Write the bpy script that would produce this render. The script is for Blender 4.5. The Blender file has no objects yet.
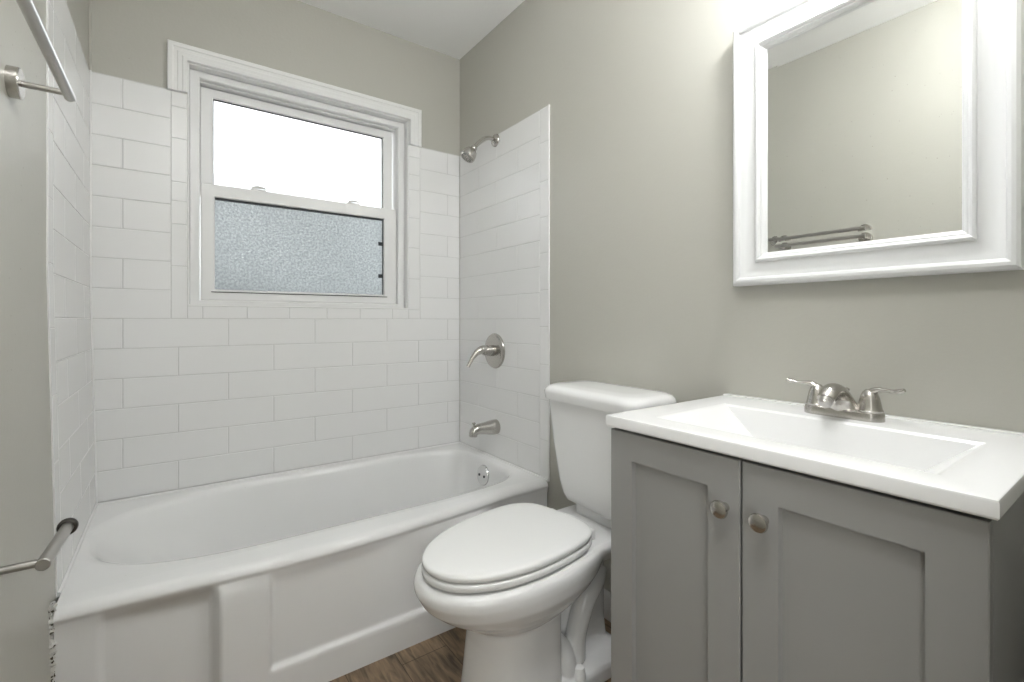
import bpy, bmesh, math, random
from mathutils import Vector, Matrix
random.seed(7)
S = bpy.context.scene
COL = S.collection
PI = math.pi

# ------------------------------------------------------------------ camera
TH = 0.6211
FPX = 472.15
cam = bpy.data.cameras.new('camera')
cam.sensor_width = 36.0
cam.lens = FPX / 1024 * 36.0
cam.shift_y = -(341 - 320.1) / 1024
cam.clip_start = 0.01
cam_o = bpy.data.objects.new('camera', cam)
cam_o.location = (0.239, -2.1962, 1.04)
cam_o.rotation_euler = (PI / 2, 0, -TH)
COL.objects.link(cam_o)
S.camera = cam_o

# ------------------------------------------------------------------ world / light / exposure
S.view_settings.view_transform = 'Standard'
S.view_settings.look = 'None'
S.view_settings.gamma = 1.0
S.view_settings.use_curve_mapping = False
S.view_settings.exposure = 1.41

w = bpy.data.worlds.new('overcast_sky')
S.world = w
w.use_nodes = True
nt = w.node_tree
nt.nodes.clear()
tc = nt.nodes.new('ShaderNodeTexCoord')
sx = nt.nodes.new('ShaderNodeSeparateXYZ')
nt.links.new(tc.outputs['Generated'], sx.inputs[0])
nz = nt.nodes.new('ShaderNodeTexNoise')
nz.inputs['Scale'].default_value = 5.0
nz.inputs['Detail'].default_value = 2.0
nt.links.new(tc.outputs['Generated'], nz.inputs['Vector'])
m1 = nt.nodes.new('ShaderNodeMath'); m1.operation = 'MULTIPLY_ADD'
m1.inputs[1].default_value = 0.08; m1.inputs[2].default_value = -0.04
nt.links.new(nz.outputs[0], m1.inputs[0])
m2 = nt.nodes.new('ShaderNodeMath'); m2.operation = 'ADD'
nt.links.new(sx.outputs[2], m2.inputs[0]); nt.links.new(m1.outputs[0], m2.inputs[1])
mr = nt.nodes.new('ShaderNodeMapRange')
mr.inputs['From Min'].default_value = -0.3; mr.inputs['From Max'].default_value = 0.7
nt.links.new(m2.outputs[0], mr.inputs[0])
rp = nt.nodes.new('ShaderNodeValToRGB')
nt.links.new(mr.outputs[0], rp.inputs[0])
els = rp.color_ramp.elements
els[0].position = 0.0; els[0].color = (1.2, 1.2, 1.19, 1)  # glow below the horizon, added to throw light up onto the ceiling
els[1].position = 1.0; els[1].color = (0.96, 0.98, 1.0, 1)
for p, c in ((0.18, (0.9, 0.9, 0.89, 1)), (0.27, (0.45, 0.46, 0.46, 1)), (0.30, (0.55, 0.575, 0.59, 1)), (0.36, (0.92, 0.95, 0.97, 1))):
    e = els.new(p); e.color = c
# soft cloud banks
nc = nt.nodes.new('ShaderNodeTexNoise'); nc.inputs['Scale'].default_value = 4.5; nc.inputs['Detail'].default_value = 1.5
nt.links.new(tc.outputs['Generated'], nc.inputs['Vector'])
cm = nt.nodes.new('ShaderNodeMapRange')
cm.inputs['From Min'].default_value = 0.35; cm.inputs['From Max'].default_value = 0.65
cm.inputs['To Min'].default_value = 0.55; cm.inputs['To Max'].default_value = 1.4
nt.links.new(nc.outputs[0], cm.inputs[0])
mu = nt.nodes.new('ShaderNodeMix'); mu.data_type = 'RGBA'; mu.blend_type = 'MULTIPLY'; mu.inputs[0].default_value = 1.0
nt.links.new(rp.outputs[0], mu.inputs[6]); nt.links.new(cm.outputs[0], mu.inputs[7])
bg = nt.nodes.new('ShaderNodeBackground')
bg.inputs['Strength'].default_value = 1.0
nt.links.new(mu.outputs[2], bg.inputs['Color'])
wo = nt.nodes.new('ShaderNodeOutputWorld')
nt.links.new(bg.outputs[0], wo.inputs[0])

# added fill lamp in the hall, shining through the doorway behind the camera
la = bpy.data.lights.new('hall_fill', 'AREA')
la.shape = 'RECTANGLE'; la.size = 1.1; la.size_y = 1.7
la.energy = 6.5
la.color = (0.97, 0.99, 0.975)
la_o = bpy.data.objects.new('hall_fill', la)
la_o.location = (-0.25, -3.2, 1.35)
la_o.rotation_euler = Vector((1.15, 1.7, -0.05)).to_track_quat('-Z', 'Y').to_euler()
COL.objects.link(la_o)
VANITY_EMIT = 34.0
DOME_EMIT = 15.0

# ------------------------------------------------------------------ materials
def pmat(name, color, rough=0.5, metal=0.0, coat=0.0, spec=0.5, bump=None, var=None, stain=None):
    m = bpy.data.materials.new(name); m.use_nodes = True
    t = m.node_tree; b = t.nodes['Principled BSDF']
    b.inputs['Base Color'].default_value = (*color, 1)
    b.inputs['Roughness'].default_value = rough
    b.inputs['Metallic'].default_value = metal
    b.inputs['Coat Weight'].default_value = coat
    b.inputs['Coat Roughness'].default_value = 0.06
    b.inputs['Specular IOR Level'].default_value = spec
    co = t.nodes.new('ShaderNodeTexCoord')
    if bump:
        sc, st, dist = bump
        n = t.nodes.new('ShaderNodeTexNoise'); n.inputs['Scale'].default_value = sc; n.inputs['Detail'].default_value = 4
        t.links.new(co.outputs['Object'], n.inputs['Vector'])
        bp = t.nodes.new('ShaderNodeBump'); bp.inputs['Strength'].default_value = st; bp.inputs['Distance'].default_value = dist
        t.links.new(n.outputs[0], bp.inputs['Height']); t.links.new(bp.outputs[0], b.inputs['Normal'])
    last = None
    if var:
        sc, amt = var
        n = t.nodes.new('ShaderNodeTexNoise'); n.inputs['Scale'].default_value = sc; n.inputs['Detail'].default_value = 3
        t.links.new(co.outputs['Object'], n.inputs['Vector'])
        mx = t.nodes.new('ShaderNodeMix'); mx.data_type = 'RGBA'
        mx.inputs[6].default_value = (*[c * (1 - amt) for c in color], 1)
        mx.inputs[7].default_value = (*[min(1, c * (1 + amt)) for c in color], 1)
        t.links.new(n.outputs[0], mx.inputs[0]); last = mx.outputs[2]
    if stain:
        sc, thr, scol = stain
        v = t.nodes.new('ShaderNodeTexVoronoi'); v.inputs['Scale'].default_value = sc
        t.links.new(co.outputs['Object'], v.inputs['Vector'])
        n = t.nodes.new('ShaderNodeTexNoise'); n.inputs['Scale'].default_value = 3.0
        t.links.new(co.outputs['Object'], n.inputs['Vector'])
        mm = t.nodes.new('ShaderNodeMath'); mm.operation = 'MULTIPLY'; mm.inputs[1].default_value = thr * 2
        t.links.new(n.outputs[0], mm.inputs[0])
        lt = t.nodes.new('ShaderNodeMath'); lt.operation = 'LESS_THAN'
        t.links.new(v.outputs['Distance'], lt.inputs[0]); t.links.new(mm.outputs[0], lt.inputs[1])
        # keep only some of the cells
        sp = t.nodes.new('ShaderNodeSeparateColor'); t.links.new(v.outputs['Color'], sp.inputs[0])
        gt = t.nodes.new('ShaderNodeMath'); gt.operation = 'GREATER_THAN'; gt.inputs[1].default_value = 0.8
        t.links.new(sp.outputs[0], gt.inputs[0])
        an = t.nodes.new('ShaderNodeMath'); an.operation = 'MULTIPLY'
        t.links.new(lt.outputs[0], an.inputs[0]); t.links.new(gt.outputs[0], an.inputs[1])
        mx = t.nodes.new('ShaderNodeMix'); mx.data_type = 'RGBA'
        if last: t.links.new(last, mx.inputs[6])
        else: mx.inputs[6].default_value = (*color, 1)
        mx.inputs[7].default_value = (*scol, 1)
        t.links.new(an.outputs[0], mx.inputs[0]); last = mx.outputs[2]
    if last: t.links.new(last, b.inputs['Base Color'])
    return m

M_wall = pmat('greige_satin_paint', (0.480, 0.471, 0.424), 0.42, bump=(90, 0.22, 0.002), var=(2.5, 0.035), stain=(24, 0.035, (0.36, 0.34, 0.29)))
M_wall2 = pmat('greige_satin_paint_specked', (0.480, 0.471, 0.424), 0.42, bump=(90, 0.22, 0.002), var=(2.5, 0.03), stain=(38, 0.06, (0.29, 0.27, 0.23)))
M_ceil = pmat('ceiling_white_paint', (0.90, 0.90, 0.89), 0.8, bump=(60, 0.25, 0.003))
M_tile = pmat('white_glazed_tile', (0.80, 0.80, 0.795), 0.26, bump=(6, 0.03, 0.004))
M_grout = pmat('pale_grout', (0.63, 0.63, 0.62), 0.85, var=(30, 0.12))
M_enamel = pmat('white_tub_enamel', (0.80, 0.80, 0.795), 0.16, var=(4, 0.015), stain=(30, 0.03, (0.45, 0.44, 0.40)))
M_china = pmat('white_vitreous_china', (0.80, 0.80, 0.795), 0.10)
M_seat = pmat('white_seat_plastic', (0.82, 0.82, 0.81), 0.22)
M_trim = pmat('white_trim_paint', (0.80, 0.80, 0.79), 0.35, bump=(40, 0.06, 0.002))
M_vinyl = pmat('white_window_vinyl', (0.78, 0.78, 0.775), 0.35)
M_frame = pmat('white_mirror_frame_lacquer', (0.75, 0.755, 0.755), 0.28)
M_marble = pmat('white_cultured_marble', (0.83, 0.83, 0.825), 0.24)
M_gray = pmat('gray_cabinet_paint', (0.30, 0.297, 0.286), 0.42, bump=(150, 0.03, 0.001), var=(5, 0.03))
M_dark = pmat('dark_shade_and_seam', (0.02, 0.02, 0.02), 0.8)
M_nickel = pmat('brushed_nickel', (0.52, 0.50, 0.47), 0.24, metal=1.0, bump=(400, 0.03, 0.0005))
M_steel = pmat('brushed_steel_bar', (0.46, 0.445, 0.425), 0.30, metal=1.0, bump=(300, 0.04, 0.0005))
M_chrome = pmat('polished_chrome', (0.75, 0.75, 0.75), 0.08, metal=1.0)
M_cap_dark = pmat('nickel_dark_reflection', (0.10, 0.095, 0.09), 0.35, metal=1.0)  # reflection of the dark room on the end cap, put into the colour
M_black = pmat('black_gasket', (0.03, 0.035, 0.04), 0.5)
M_mirror = pmat('mirror_silver', (0.90, 0.91, 0.895), 0.0, metal=1.0)
M_base = pmat('white_baseboard_paint', (0.72, 0.71, 0.69), 0.4)
M_caulk = pmat('crumbling_caulk', (0.62, 0.61, 0.58), 0.9, bump=(160, 0.8, 0.004), stain=(170, 0.6, (0.07, 0.06, 0.04)))

def floor_mat():
    m = bpy.data.materials.new('brown_vinyl_planks'); m.use_nodes = True
    t = m.node_tree; b = t.nodes['Principled BSDF']; b.inputs['Roughness'].default_value = 0.45
    co = t.nodes.new('ShaderNodeTexCoord')
    # planks run along Y: rotate so that brick rows follow Y
    mp = t.nodes.new('ShaderNodeMapping'); mp.inputs['Rotation'].default_value = (0, 0, PI / 2)
    t.links.new(co.outputs['Object'], mp.inputs[0])
    br = t.nodes.new('ShaderNodeTexBrick')
    br.inputs['Scale'].default_value = 1.0; br.inputs['Brick Width'].default_value = 0.9; br.inputs['Row Height'].default_value = 0.15
    br.inputs['Mortar Size'].default_value = 0.0012
    br.inputs['Color1'].default_value = (0.25, 0.175, 0.11, 1); br.inputs['Color2'].default_value = (0.18, 0.125, 0.078, 1)
    br.inputs['Mortar'].default_value = (0.075, 0.05, 0.03, 1)
    t.links.new(mp.outputs[0], br.inputs['Vector'])
    mg = t.nodes.new('ShaderNodeMapping'); mg.inputs['Scale'].default_value = (60, 9, 1)
    t.links.new(co.outputs['Object'], mg.inputs[0])
    n = t.nodes.new('ShaderNodeTexNoise'); n.inputs['Scale'].default_value = 1.0; n.inputs['Detail'].default_value = 6; n.inputs['Distortion'].default_value = 0.6
    t.links.new(mg.outputs[0], n.inputs['Vector'])
    mr = t.nodes.new('ShaderNodeMapRange'); mr.inputs['From Min'].default_value = 0.3; mr.inputs['From Max'].default_value = 0.7
    mr.inputs['To Min'].default_value = 0.4; mr.inputs['To Max'].default_value = 1.7
    t.links.new(n.outputs[0], mr.inputs[0])
    mx = t.nodes.new('ShaderNodeMix'); mx.data_type = 'RGBA'; mx.blend_type = 'MULTIPLY'; mx.inputs[0].default_value = 1.0
    t.links.new(br.outputs[0], mx.inputs[6]); t.links.new(mr.outputs[0], mx.inputs[7])
    t.links.new(mx.outputs[2], b.inputs['Base Color'])
    bp = t.nodes.new('ShaderNodeBump'); bp.inputs['Strength'].default_value = 0.2; bp.inputs['Distance'].default_value = 0.002
    t.links.new(n.outputs[0], bp.inputs['Height']); t.links.new(bp.outputs[0], b.inputs['Normal'])
    return m
M_floor = floor_mat()

def glass_clear():
    m = bpy.data.materials.new('clear_pane_glass'); m.use_nodes = True
    t = m.node_tree; t.nodes.clear()
    o = t.nodes.new('ShaderNodeOutputMaterial'); mx = t.nodes.new('ShaderNodeMixShader'); fr = t.nodes.new('ShaderNodeFresnel')
    fr.inputs[0].default_value = 1.3
    tr = t.nodes.new('ShaderNodeBsdfTransparent'); tr.inputs[0].default_value = (0.97, 0.985, 0.99, 1)
    gl = t.nodes.new('ShaderNodeBsdfGlossy'); gl.inputs['Roughness'].default_value = 0.02
    t.links.new(fr.outputs[0], mx.inputs[0]); t.links.new(tr.outputs[0], mx.inputs[1]); t.links.new(gl.outputs[0], mx.inputs[2])
    t.links.new(mx.outputs[0], o.inputs[0]); return m

def glass_frost():
    m = bpy.data.materials.new('obscure_hammered_glass'); m.use_nodes = True
    t = m.node_tree; t.nodes.clear()
    o = t.nodes.new('ShaderNodeOutputMaterial')
    co = t.nodes.new('ShaderNodeTexCoord')
    n = t.nodes.new('ShaderNodeTexVoronoi'); n.inputs['Scale'].default_value = 130
    t.links.new(co.outputs['Object'], n.inputs['Vector'])
    bp = t.nodes.new('ShaderNodeBump'); bp.inputs['Strength'].default_value = 0.5; bp.inputs['Distance'].default_value = 0.003
    t.links.new(n.outputs['Distance'], bp.inputs['Height'])
    rf = t.nodes.new('ShaderNodeBsdfRefraction'); rf.inputs['Roughness'].default_value = 0.30; rf.inputs['IOR'].default_value = 1.25
    rf.inputs['Color'].default_value = (0.93, 0.97, 0.98, 1)
    t.links.new(bp.outputs[0], rf.inputs['Normal'])
    n2 = t.nodes.new('ShaderNodeTexNoise'); n2.inputs['Scale'].default_value = 110; n2.inputs['Detail'].default_value = 2
    t.links.new(co.outputs['Object'], n2.inputs['Vector'])
    mxc = t.nodes.new('ShaderNodeMix'); mxc.data_type = 'RGBA'
    mxc.inputs[6].default_value = (0.385, 0.405, 0.409, 1); mxc.inputs[7].default_value = (0.50, 0.52, 0.523, 1)
    mrc = t.nodes.new('ShaderNodeMapRange'); mrc.inputs['From Min'].default_value = 0.4; mrc.inputs['From Max'].default_value = 0.6
    t.links.new(n2.outputs[0], mrc.inputs[0]); t.links.new(mrc.outputs[0], mxc.inputs[0])
    t.links.new(mxc.outputs[2], rf.inputs['Color'])
    tl = t.nodes.new('ShaderNodeBsdfTranslucent'); t.links.new(mxc.outputs[2], tl.inputs[0])
    t.links.new(bp.outputs[0], tl.inputs['Normal'])
    gl = t.nodes.new('ShaderNodeBsdfGlossy'); gl.inputs['Roughness'].default_value = 0.25
    t.links.new(bp.outputs[0], gl.inputs['Normal'])
    m1 = t.nodes.new('ShaderNodeMixShader'); m1.inputs[0].default_value = 0.30
    t.links.new(rf.outputs[0], m1.inputs[1]); t.links.new(tl.outputs[0], m1.inputs[2])
    m2 = t.nodes.new('ShaderNodeMixShader'); m2.inputs[0].default_value = 0.06
    t.links.new(m1.outputs[0], m2.inputs[1]); t.links.new(gl.outputs[0], m2.inputs[2])
    t.links.new(m2.outputs[0], o.inputs[0]); return m
M_glass = glass_clear(); M_frost = glass_frost()

def emit_mat(name, col, s):
    m = bpy.data.materials.new(name); m.use_nodes = True
    b = m.node_tree.nodes['Principled BSDF']
    b.inputs['Base Color'].default_value = (0.9, 0.9, 0.88, 1)
    b.inputs['Emission Color'].default_value = (*col, 1); b.inputs['Emission Strength'].default_value = s
    return m

# ------------------------------------------------------------------ helpers
def empty(name, loc=(0, 0, 0)):
    o = bpy.data.objects.new(name, None); o.location = loc; o.empty_display_size = 0.05
    COL.objects.link(o); return o

def tag(o, label, cat, group=None):
    o['label'] = label; o['category'] = cat
    if group: o['group'] = group
    return o

def wpos(o):
    v = Vector(o.location)
    while o.parent:
        o = o.parent; v = v + Vector(o.location)
    return v

def link(name, bm, mats, parent=None, loc=None, sharp=35):
    """bm is in world coordinates; the object gets its own origin."""
    me = bpy.data.meshes.new(name)
    bmesh.ops.recalc_face_normals(bm, faces=bm.faces)
    base = wpos(parent) if parent else Vector((0, 0, 0))
    if loc is None:
        if parent: loc = base
        else:
            xs = [v.co for v in bm.verts]
            loc = Vector(((min(v.x for v in xs) + max(v.x for v in xs)) / 2, (min(v.y for v in xs) + max(v.y for v in xs)) / 2, min(v.z for v in xs)))
    loc = Vector(loc)
    for v in bm.verts: v.co -= loc
    bm.to_mesh(me); bm.free()
    if not isinstance(mats, (list, tuple)): mats = [mats]
    for m in mats: me.materials.append(m)
    for p in me.polygons: p.use_smooth = True
    if sharp is not None: me.set_sharp_from_angle(angle=math.radians(sharp))
    o = bpy.data.objects.new(name, me); COL.objects.link(o)
    if parent:
        o.parent = parent; o.location = loc - base
    else: o.location = loc
    return o

def lean(bm):
    for v in bm.verts:
        if v.co.x > XL - 0.05: v.co.x += 0.016 * max(0.0, 1.15 - v.co.z) / 0.75
    return bm

def struct(name, bm, mats, parent=None):
    o = link(name, bm, mats, parent)
    if not parent: o['kind'] = 'structure'
    return o

def box(bm, x0, x1, y0, y1, z0, z1, bev=0.0, seg=2, mi=0):
    vs = [bm.verts.new((x, y, z)) for x in (x0, x1) for y in (y0, y1) for z in (z0, z1)]
    idx = [(0, 1, 3, 2), (4, 6, 7, 5), (0, 4, 5, 1), (2, 3, 7, 6), (0, 2, 6, 4), (1, 5, 7, 3)]
    fs = [bm.faces.new([vs[i] for i in f]) for f in idx]
    for f in fs: f.material_index = mi
    if bev > 0:
        es = list({e for f in fs for e in f.edges})
        bmesh.ops.bevel(bm, geom=es, offset=bev, segments=seg, profile=0.5, affect='EDGES')
    return bm

def B(): return bmesh.new()
def boxm(*a, **k): return box(B(), *a, **k)

def loft(bm, rings, cap0=True, cap1=True, closed=True, mi=0):
    R = [[bm.verts.new(p) for p in r] for r in rings]
    n = len(R[0])
    for a, b in zip(R, R[1:]):
        for i in range(n if closed else n - 1):
            j = (i + 1) % n
            f = bm.faces.new((a[i], a[j], b[j], b[i])); f.material_index = mi
    if cap0: bm.faces.new(list(reversed(R[0]))).material_index = mi
    if cap1: bm.faces.new(R[-1]).material_index = mi
    return R

def lathe(bm, prof, origin, axis, n=32, cap0=True, cap1=True):
    """prof: list of (radius, distance along axis)"""
    ax = Vector(axis).normalized(); q = Vector((0, 0, 1)).rotation_difference(ax)
    O = Vector(origin)
    rings = []
    for r, h in prof:
        rings.append([O + q @ Vector((max(r, 1e-5) * math.cos(2 * PI * i / n), max(r, 1e-5) * math.sin(2 * PI * i / n), h)) for i in range(n)])
    return loft(bm, rings, cap0, cap1)

def spline(pts, k=8):
    P = [Vector(p) for p in pts]; out = []
    for i in range(len(P) - 1):
        p0 = P[max(i - 1, 0)]; p1 = P[i]; p2 = P[i + 1]; p3 = P[min(i + 2, len(P) - 1)]
        for s in range(k):
            t = s / k
            out.append(0.5 * ((2 * p1) + (p2 - p0) * t + (2 * p0 - 5 * p1 + 4 * p2 - p3) * t * t + (3 * p1 - p0 - 3 * p2 + p3) * t ** 3))
    out.append(P[-1]); return out

def tube(bm, pts, rad, n=16, k=8, smooth=True, side=(0, 1, 0), flat=1.0):
    """pts world; rad list per point or float; flat = scale across 'up' direction."""
    if not isinstance(rad, (list, tuple)): rad = [rad] * len(pts)
    if smooth:
        path = spline(pts, k); rr = [v.x for v in spline([(r, 0, 0) for r in rad], k)]
    else: path = [Vector(p) for p in pts]; rr = list(rad)
    rings = []; sd = Vector(side).normalized()
    for i, p in enumerate(path):
        t = (path[min(i + 1, len(path) - 1)] - path[max(i - 1, 0)]).normalized()
        u = (sd - t * sd.dot(t))
        if u.length < 1e-4: u = t.orthogonal()
        u.normalize(); v = t.cross(u)
        fl = flat[min(i, len(flat) - 1)] if isinstance(flat, (list, tuple)) else flat
        rings.append([p + u * rr[i] * math.cos(2 * PI * j / n) + v * rr[i] * fl * math.sin(2 * PI * j / n) for j in range(n)])
    return loft(bm, rings)

def sstep(a, b, x):
    t = max(0.0, min(1.0, (x - a) / (b - a))); return t * t * (3 - 2 * t)

def interp(tab, x):
    if x <= tab[0][0]: return tab[0][1]
    for (x0, y0), (x1, y1) in zip(tab, tab[1:]):
        if x <= x1:
            t = (x - x0) / (x1 - x0); t = t * t * (3 - 2 * t) * 0.5 + t * 0.5
            return y0 + (y1 - y0) * t
    return tab[-1][1]

# ------------------------------------------------------------------ room dimensions
W = 1.470        # tile face of the right wall
WR = 1.474       # painted face of the right wall
XL = -0.003      # painted face of the left wall
YB = 0.008       # painted face of the window wall
H = 2.425
YD = -2.213       # doorway wall
ZT = 1.911       # tile top
ROW = 0.1079; Z0 = 1.0453
WX0, WX1, WZ0, WZ1 = 0.280, 1.182, 1.094, 2.030   # window opening

struct('floor', boxm(-0.9, WR + 0.12, -3.6, YB + 0.1, -0.05, 0.0), M_floor)
struct('ceiling', boxm(-0.9, WR + 0.12, -3.6, YB + 0.15, H, H + 0.06), M_ceil)
bm = B()
box(bm, XL - 0.12, WX0, YB, YB + 0.15, 0, H); box(bm, WX1, WR + 0.12, YB, YB + 0.15, 0, H)
box(bm, WX0, WX1, YB, YB + 0.15, 0, WZ0); box(bm, WX0, WX1, YB, YB + 0.15, WZ1, H)
wall_back = struct('wall_back', bm, M_wall)
def loft_box_left():
    bm = B()
    loft(bm, [[(XL - 0.12, YD - 0.12, z), (XL, YD - 0.12, z), (XL, YB, z), (XL - 0.12, YB, z)] for z in (0, 1.15, H)])
    return bm
wall_left = struct('wall_left', lean(loft_box_left()), M_wall2)
wall_right = struct('wall_right', boxm(WR, WR + 0.12, YD - 0.12, YB, 0, H), M_wall)
bm = B()
box(bm, 0.80, WR, YD - 0.12, YD, 0, H); box(bm, XL, 0.80, YD - 0.12, YD, 2.05, H)
struct('wall_doorway', bm, M_wall)
bm = B()
box(bm, -0.9, -0.8, -3.6, YD - 0.12, 0, H); box(bm, 1.5, 1.6, -3.6, YD - 0.12, 0, H); box(bm, -0.9, 1.6, -3.7, -3.6, 0, H)
struct('wall_hall', bm, M_wall)

# ------------------------------------------------------------------ tile cladding
def tile_rects(u0, u1, z0, z1, L, off_even, rows_from=Z0, hole=None):
    out = []
    k0 = int(math.floor((z0 - rows_from) / ROW + 1e-3)); k1 = int(math.ceil((z1 - rows_from) / ROW - 1e-3))
    for k in range(k0, k1):
        a = max(z0, rows_from + k * ROW); b = min(z1, rows_from + (k + 1) * ROW)
        if b - a < 0.012: continue
        off = off_even + (0 if k % 2 else L / 2)
        u = off - math.ceil((off - u0) / L) * L
        while u < u1:
            c = max(u, u0); d = min(u + L, u1)
            if d - c > 0.01:
                out.append((c, d, a, b))
            u += L
    return out

def clip(rects, hole):
    hx0, hx1, hz0, hz1 = hole; out = []
    for c, d, a, b in rects:
        if d <= hx0 + 1e-4 or c >= hx1 - 1e-4 or b <= hz0 + 1e-4 or a >= hz1 - 1e-4:
            out.append((c, d, a, b)); continue
        if c < hx0 - 0.004: out.append((c, hx0, a, b))
        if d > hx1 + 0.004: out.append((hx1, d, a, b))
        if a < hz0 - 0.008: out.append((max(c, hx0), min(d, hx1), a, hz0))
    return out

def tile_mesh(rects, to3d, g=0.0013, bev=0.0014, depth=0.005):
    """to3d(u, z, out) -> world point, out = distance in front of the grout bed"""
    bm = B()
    for c, d, a, b in rects:
        c += g; d -= g; a += g; b -= g
        back = [(c, a), (d, a), (d, b), (c, b)]
        e = bev
        front = [(c + e, a + e), (d - e, a + e), (d - e, b - e), (c + e, b - e)]
        r0 = [bm.verts.new(to3d(u, z, 0.0005)) for u, z in back]
        r1 = [bm.verts.new(to3d(u, z, depth - bev * 0.7)) for u, z in back]
        r2 = [bm.verts.new(to3d(u, z, depth)) for u, z in front]
        for p, q in ((r0, r1), (r1, r2)):
            for i in range(4):
                j = (i + 1) % 4; bm.faces.new((p[i], p[j], q[j], q[i]))
        bm.faces.new(r2)
    return bm

def bed(bm, rects, to3d, depth=0.0036):
    for c, d, a, b in rects:
        vs = [bm.verts.new(to3d(u, z, o)) for o in (-0.001, depth) for u, z in ((c, a), (d, a), (d, b), (c, b))]
        for f in ((0, 1, 2, 3), (4, 5, 6, 7), (0, 1, 5, 4), (1, 2, 6, 5), (2, 3, 7, 6), (3, 0, 4, 7)):
            bm.faces.new([vs[i] for i in f]).material_index = 1

def clad(parent, rects, beds, to3d):
    bm = tile_mesh(rects, to3d)
    bed(bm, beds, to3d)
    if parent is wall_left: lean(bm)
    return link('tile_cladding', bm, [M_tile, M_grout], parent, sharp=20)

ZTUB = 0.388
L = 0.3275
# window wall: rows, cut round the window with a narrow trim column each side and a row of cut tiles below
rb = tile_rects(0.0, W, ZTUB, ZT, L, 0.088)
rb = clip(rb, (0.229, 1.243, Z0, 3.0))
zl = [Z0, 1.246, 1.405, 1.493, 1.565, 1.73, 1.85, ZT]
zr = [Z0, 1.09, 1.245, 1.399, 1.548, 1.688, 1.763, 1.852, ZT]
for a, b in zip(zl, zl[1:]): rb.append((0.229, WX0, a, b))
for a, b in zip(zr, zr[1:]): rb.append((WX1, 1.243, a, b))
xs = [WX0, 0.329, 0.481, 0.64, 0.794, 0.942, 1.099, WX1]
for a, b in zip(xs, xs[1:]): rb.append((a, b, Z0, WZ0))
clad(wall_back, rb, [(0, WX0, ZTUB, ZT), (WX1, W, ZTUB, ZT), (WX0, WX1, ZTUB, WZ0)], lambda u, z, o: (u, 0.005 - o + 0.001, z))
# right wall
TE = -0.730; TI = -0.672
rr = tile_rects(TI, 0.0, ZTUB, ZT, L, -0.352)
zz = [ZTUB, 0.549, 0.713, 0.858, 1.012, 1.163, 1.315, 1.462, 1.609, 1.769, ZT]
for a, b in zip(zz, zz[1:]): rr.append((TE, TI, a, b))
clad(wall_right, rr, [(TE, 0, ZTUB, ZT)], lambda u, z, o: (W + 0.005 - o, u, z))
# left wall
LE = -0.668; LI = -0.61
rl = tile_rects(LI, 0.0, ZTUB, ZT + 0.003, L, -0.30)
zz = [ZTUB, 0.53, 0.70, 0.86, 1.02, 1.175, 1.33, 1.49, 1.64, 1.79, ZT]
for a, b in zip(zz, zz[1:]): rl.append((LE, LI, a, b))
def l3(u, z, o): return (-0.005 + o, u, z)
clad(wall_left, rl, [(LE, 0, ZTUB, 1.15), (LE, 0, 1.15, ZT)], l3)
# bright bullnose lip closing the left tile edge
bm = B()
loft(bm, [[(XL, LE - 0.004, z), (0.0, LE - 0.004, z), (0.0, LE, z), (XL, LE, z)] for z in (ZTUB, 1.15, ZT)])
link('tile_lip', lean(bm), M_tile, wall_left)
bm = boxm(W - 0.002, WR, TE - 0.004, TE, ZTUB, ZT, bev=0.001)
link('tile_lip', bm, M_tile, wall_right)
# ceiling/wall bead in the left corner (paint caulk line)
bm = B(); tube(bm, [(XL + 0.002, YB - 0.002, ZT), (XL + 0.002, YB - 0.002, H)], 0.006, smooth=False, n=8)
link('corner_bead', bm, M_wall, wall_left)

# crumbling caulk where the tub front meets the left wall
bm = B()
pts = []; rad = []
for i in range(150):
    z = 0.003 + 0.400 * i / 149
    pts.append((0.013 + random.uniform(-0.003, 0.003), -0.742 + random.uniform(-0.003, 0.003), z))
    rad.append(0.010 + random.uniform(-0.0045, 0.0045))
tube(bm, pts, rad, smooth=False, n=8, side=(1, 0, 0))
o = struct('trim_1', bm, M_caulk)

# white caulk along the tub and up the tile corners
bm = B(); tube(bm, [(W - 0.003, 0, ZTUB + 0.004), (W - 0.003, TE, ZTUB + 0.004)], 0.006, smooth=False, n=8, side=(0, 0, 1))
link('caulk_bead', bm, M_tile, wall_right)
bm = B(); tube(bm, [(0.016, 0, ZTUB + 0.004), (0.016, LE, ZTUB + 0.004)], 0.006, smooth=False, n=8, side=(0, 0, 1))
tube(bm, [(0.017, -0.001, ZTUB), (0.0012, -0.001, 1.15), (0.0012, -0.001, ZT)], 0.0035, smooth=False, n=8)
link('caulk_bead', bm, M_tile, wall_left)

# baseboard on the right wall behind the toilet
bm = B()
prof = [(0, 0), (0.013, 0), (0.013, 0.075), (0.010, 0.083), (0.004, 0.090), (0, 0.092)]
loft(bm, [[(WR - d, y, z) for d, z in prof] for y in (-1.478, -0.80)])
struct('baseboard_right', bm, M_base)

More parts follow.
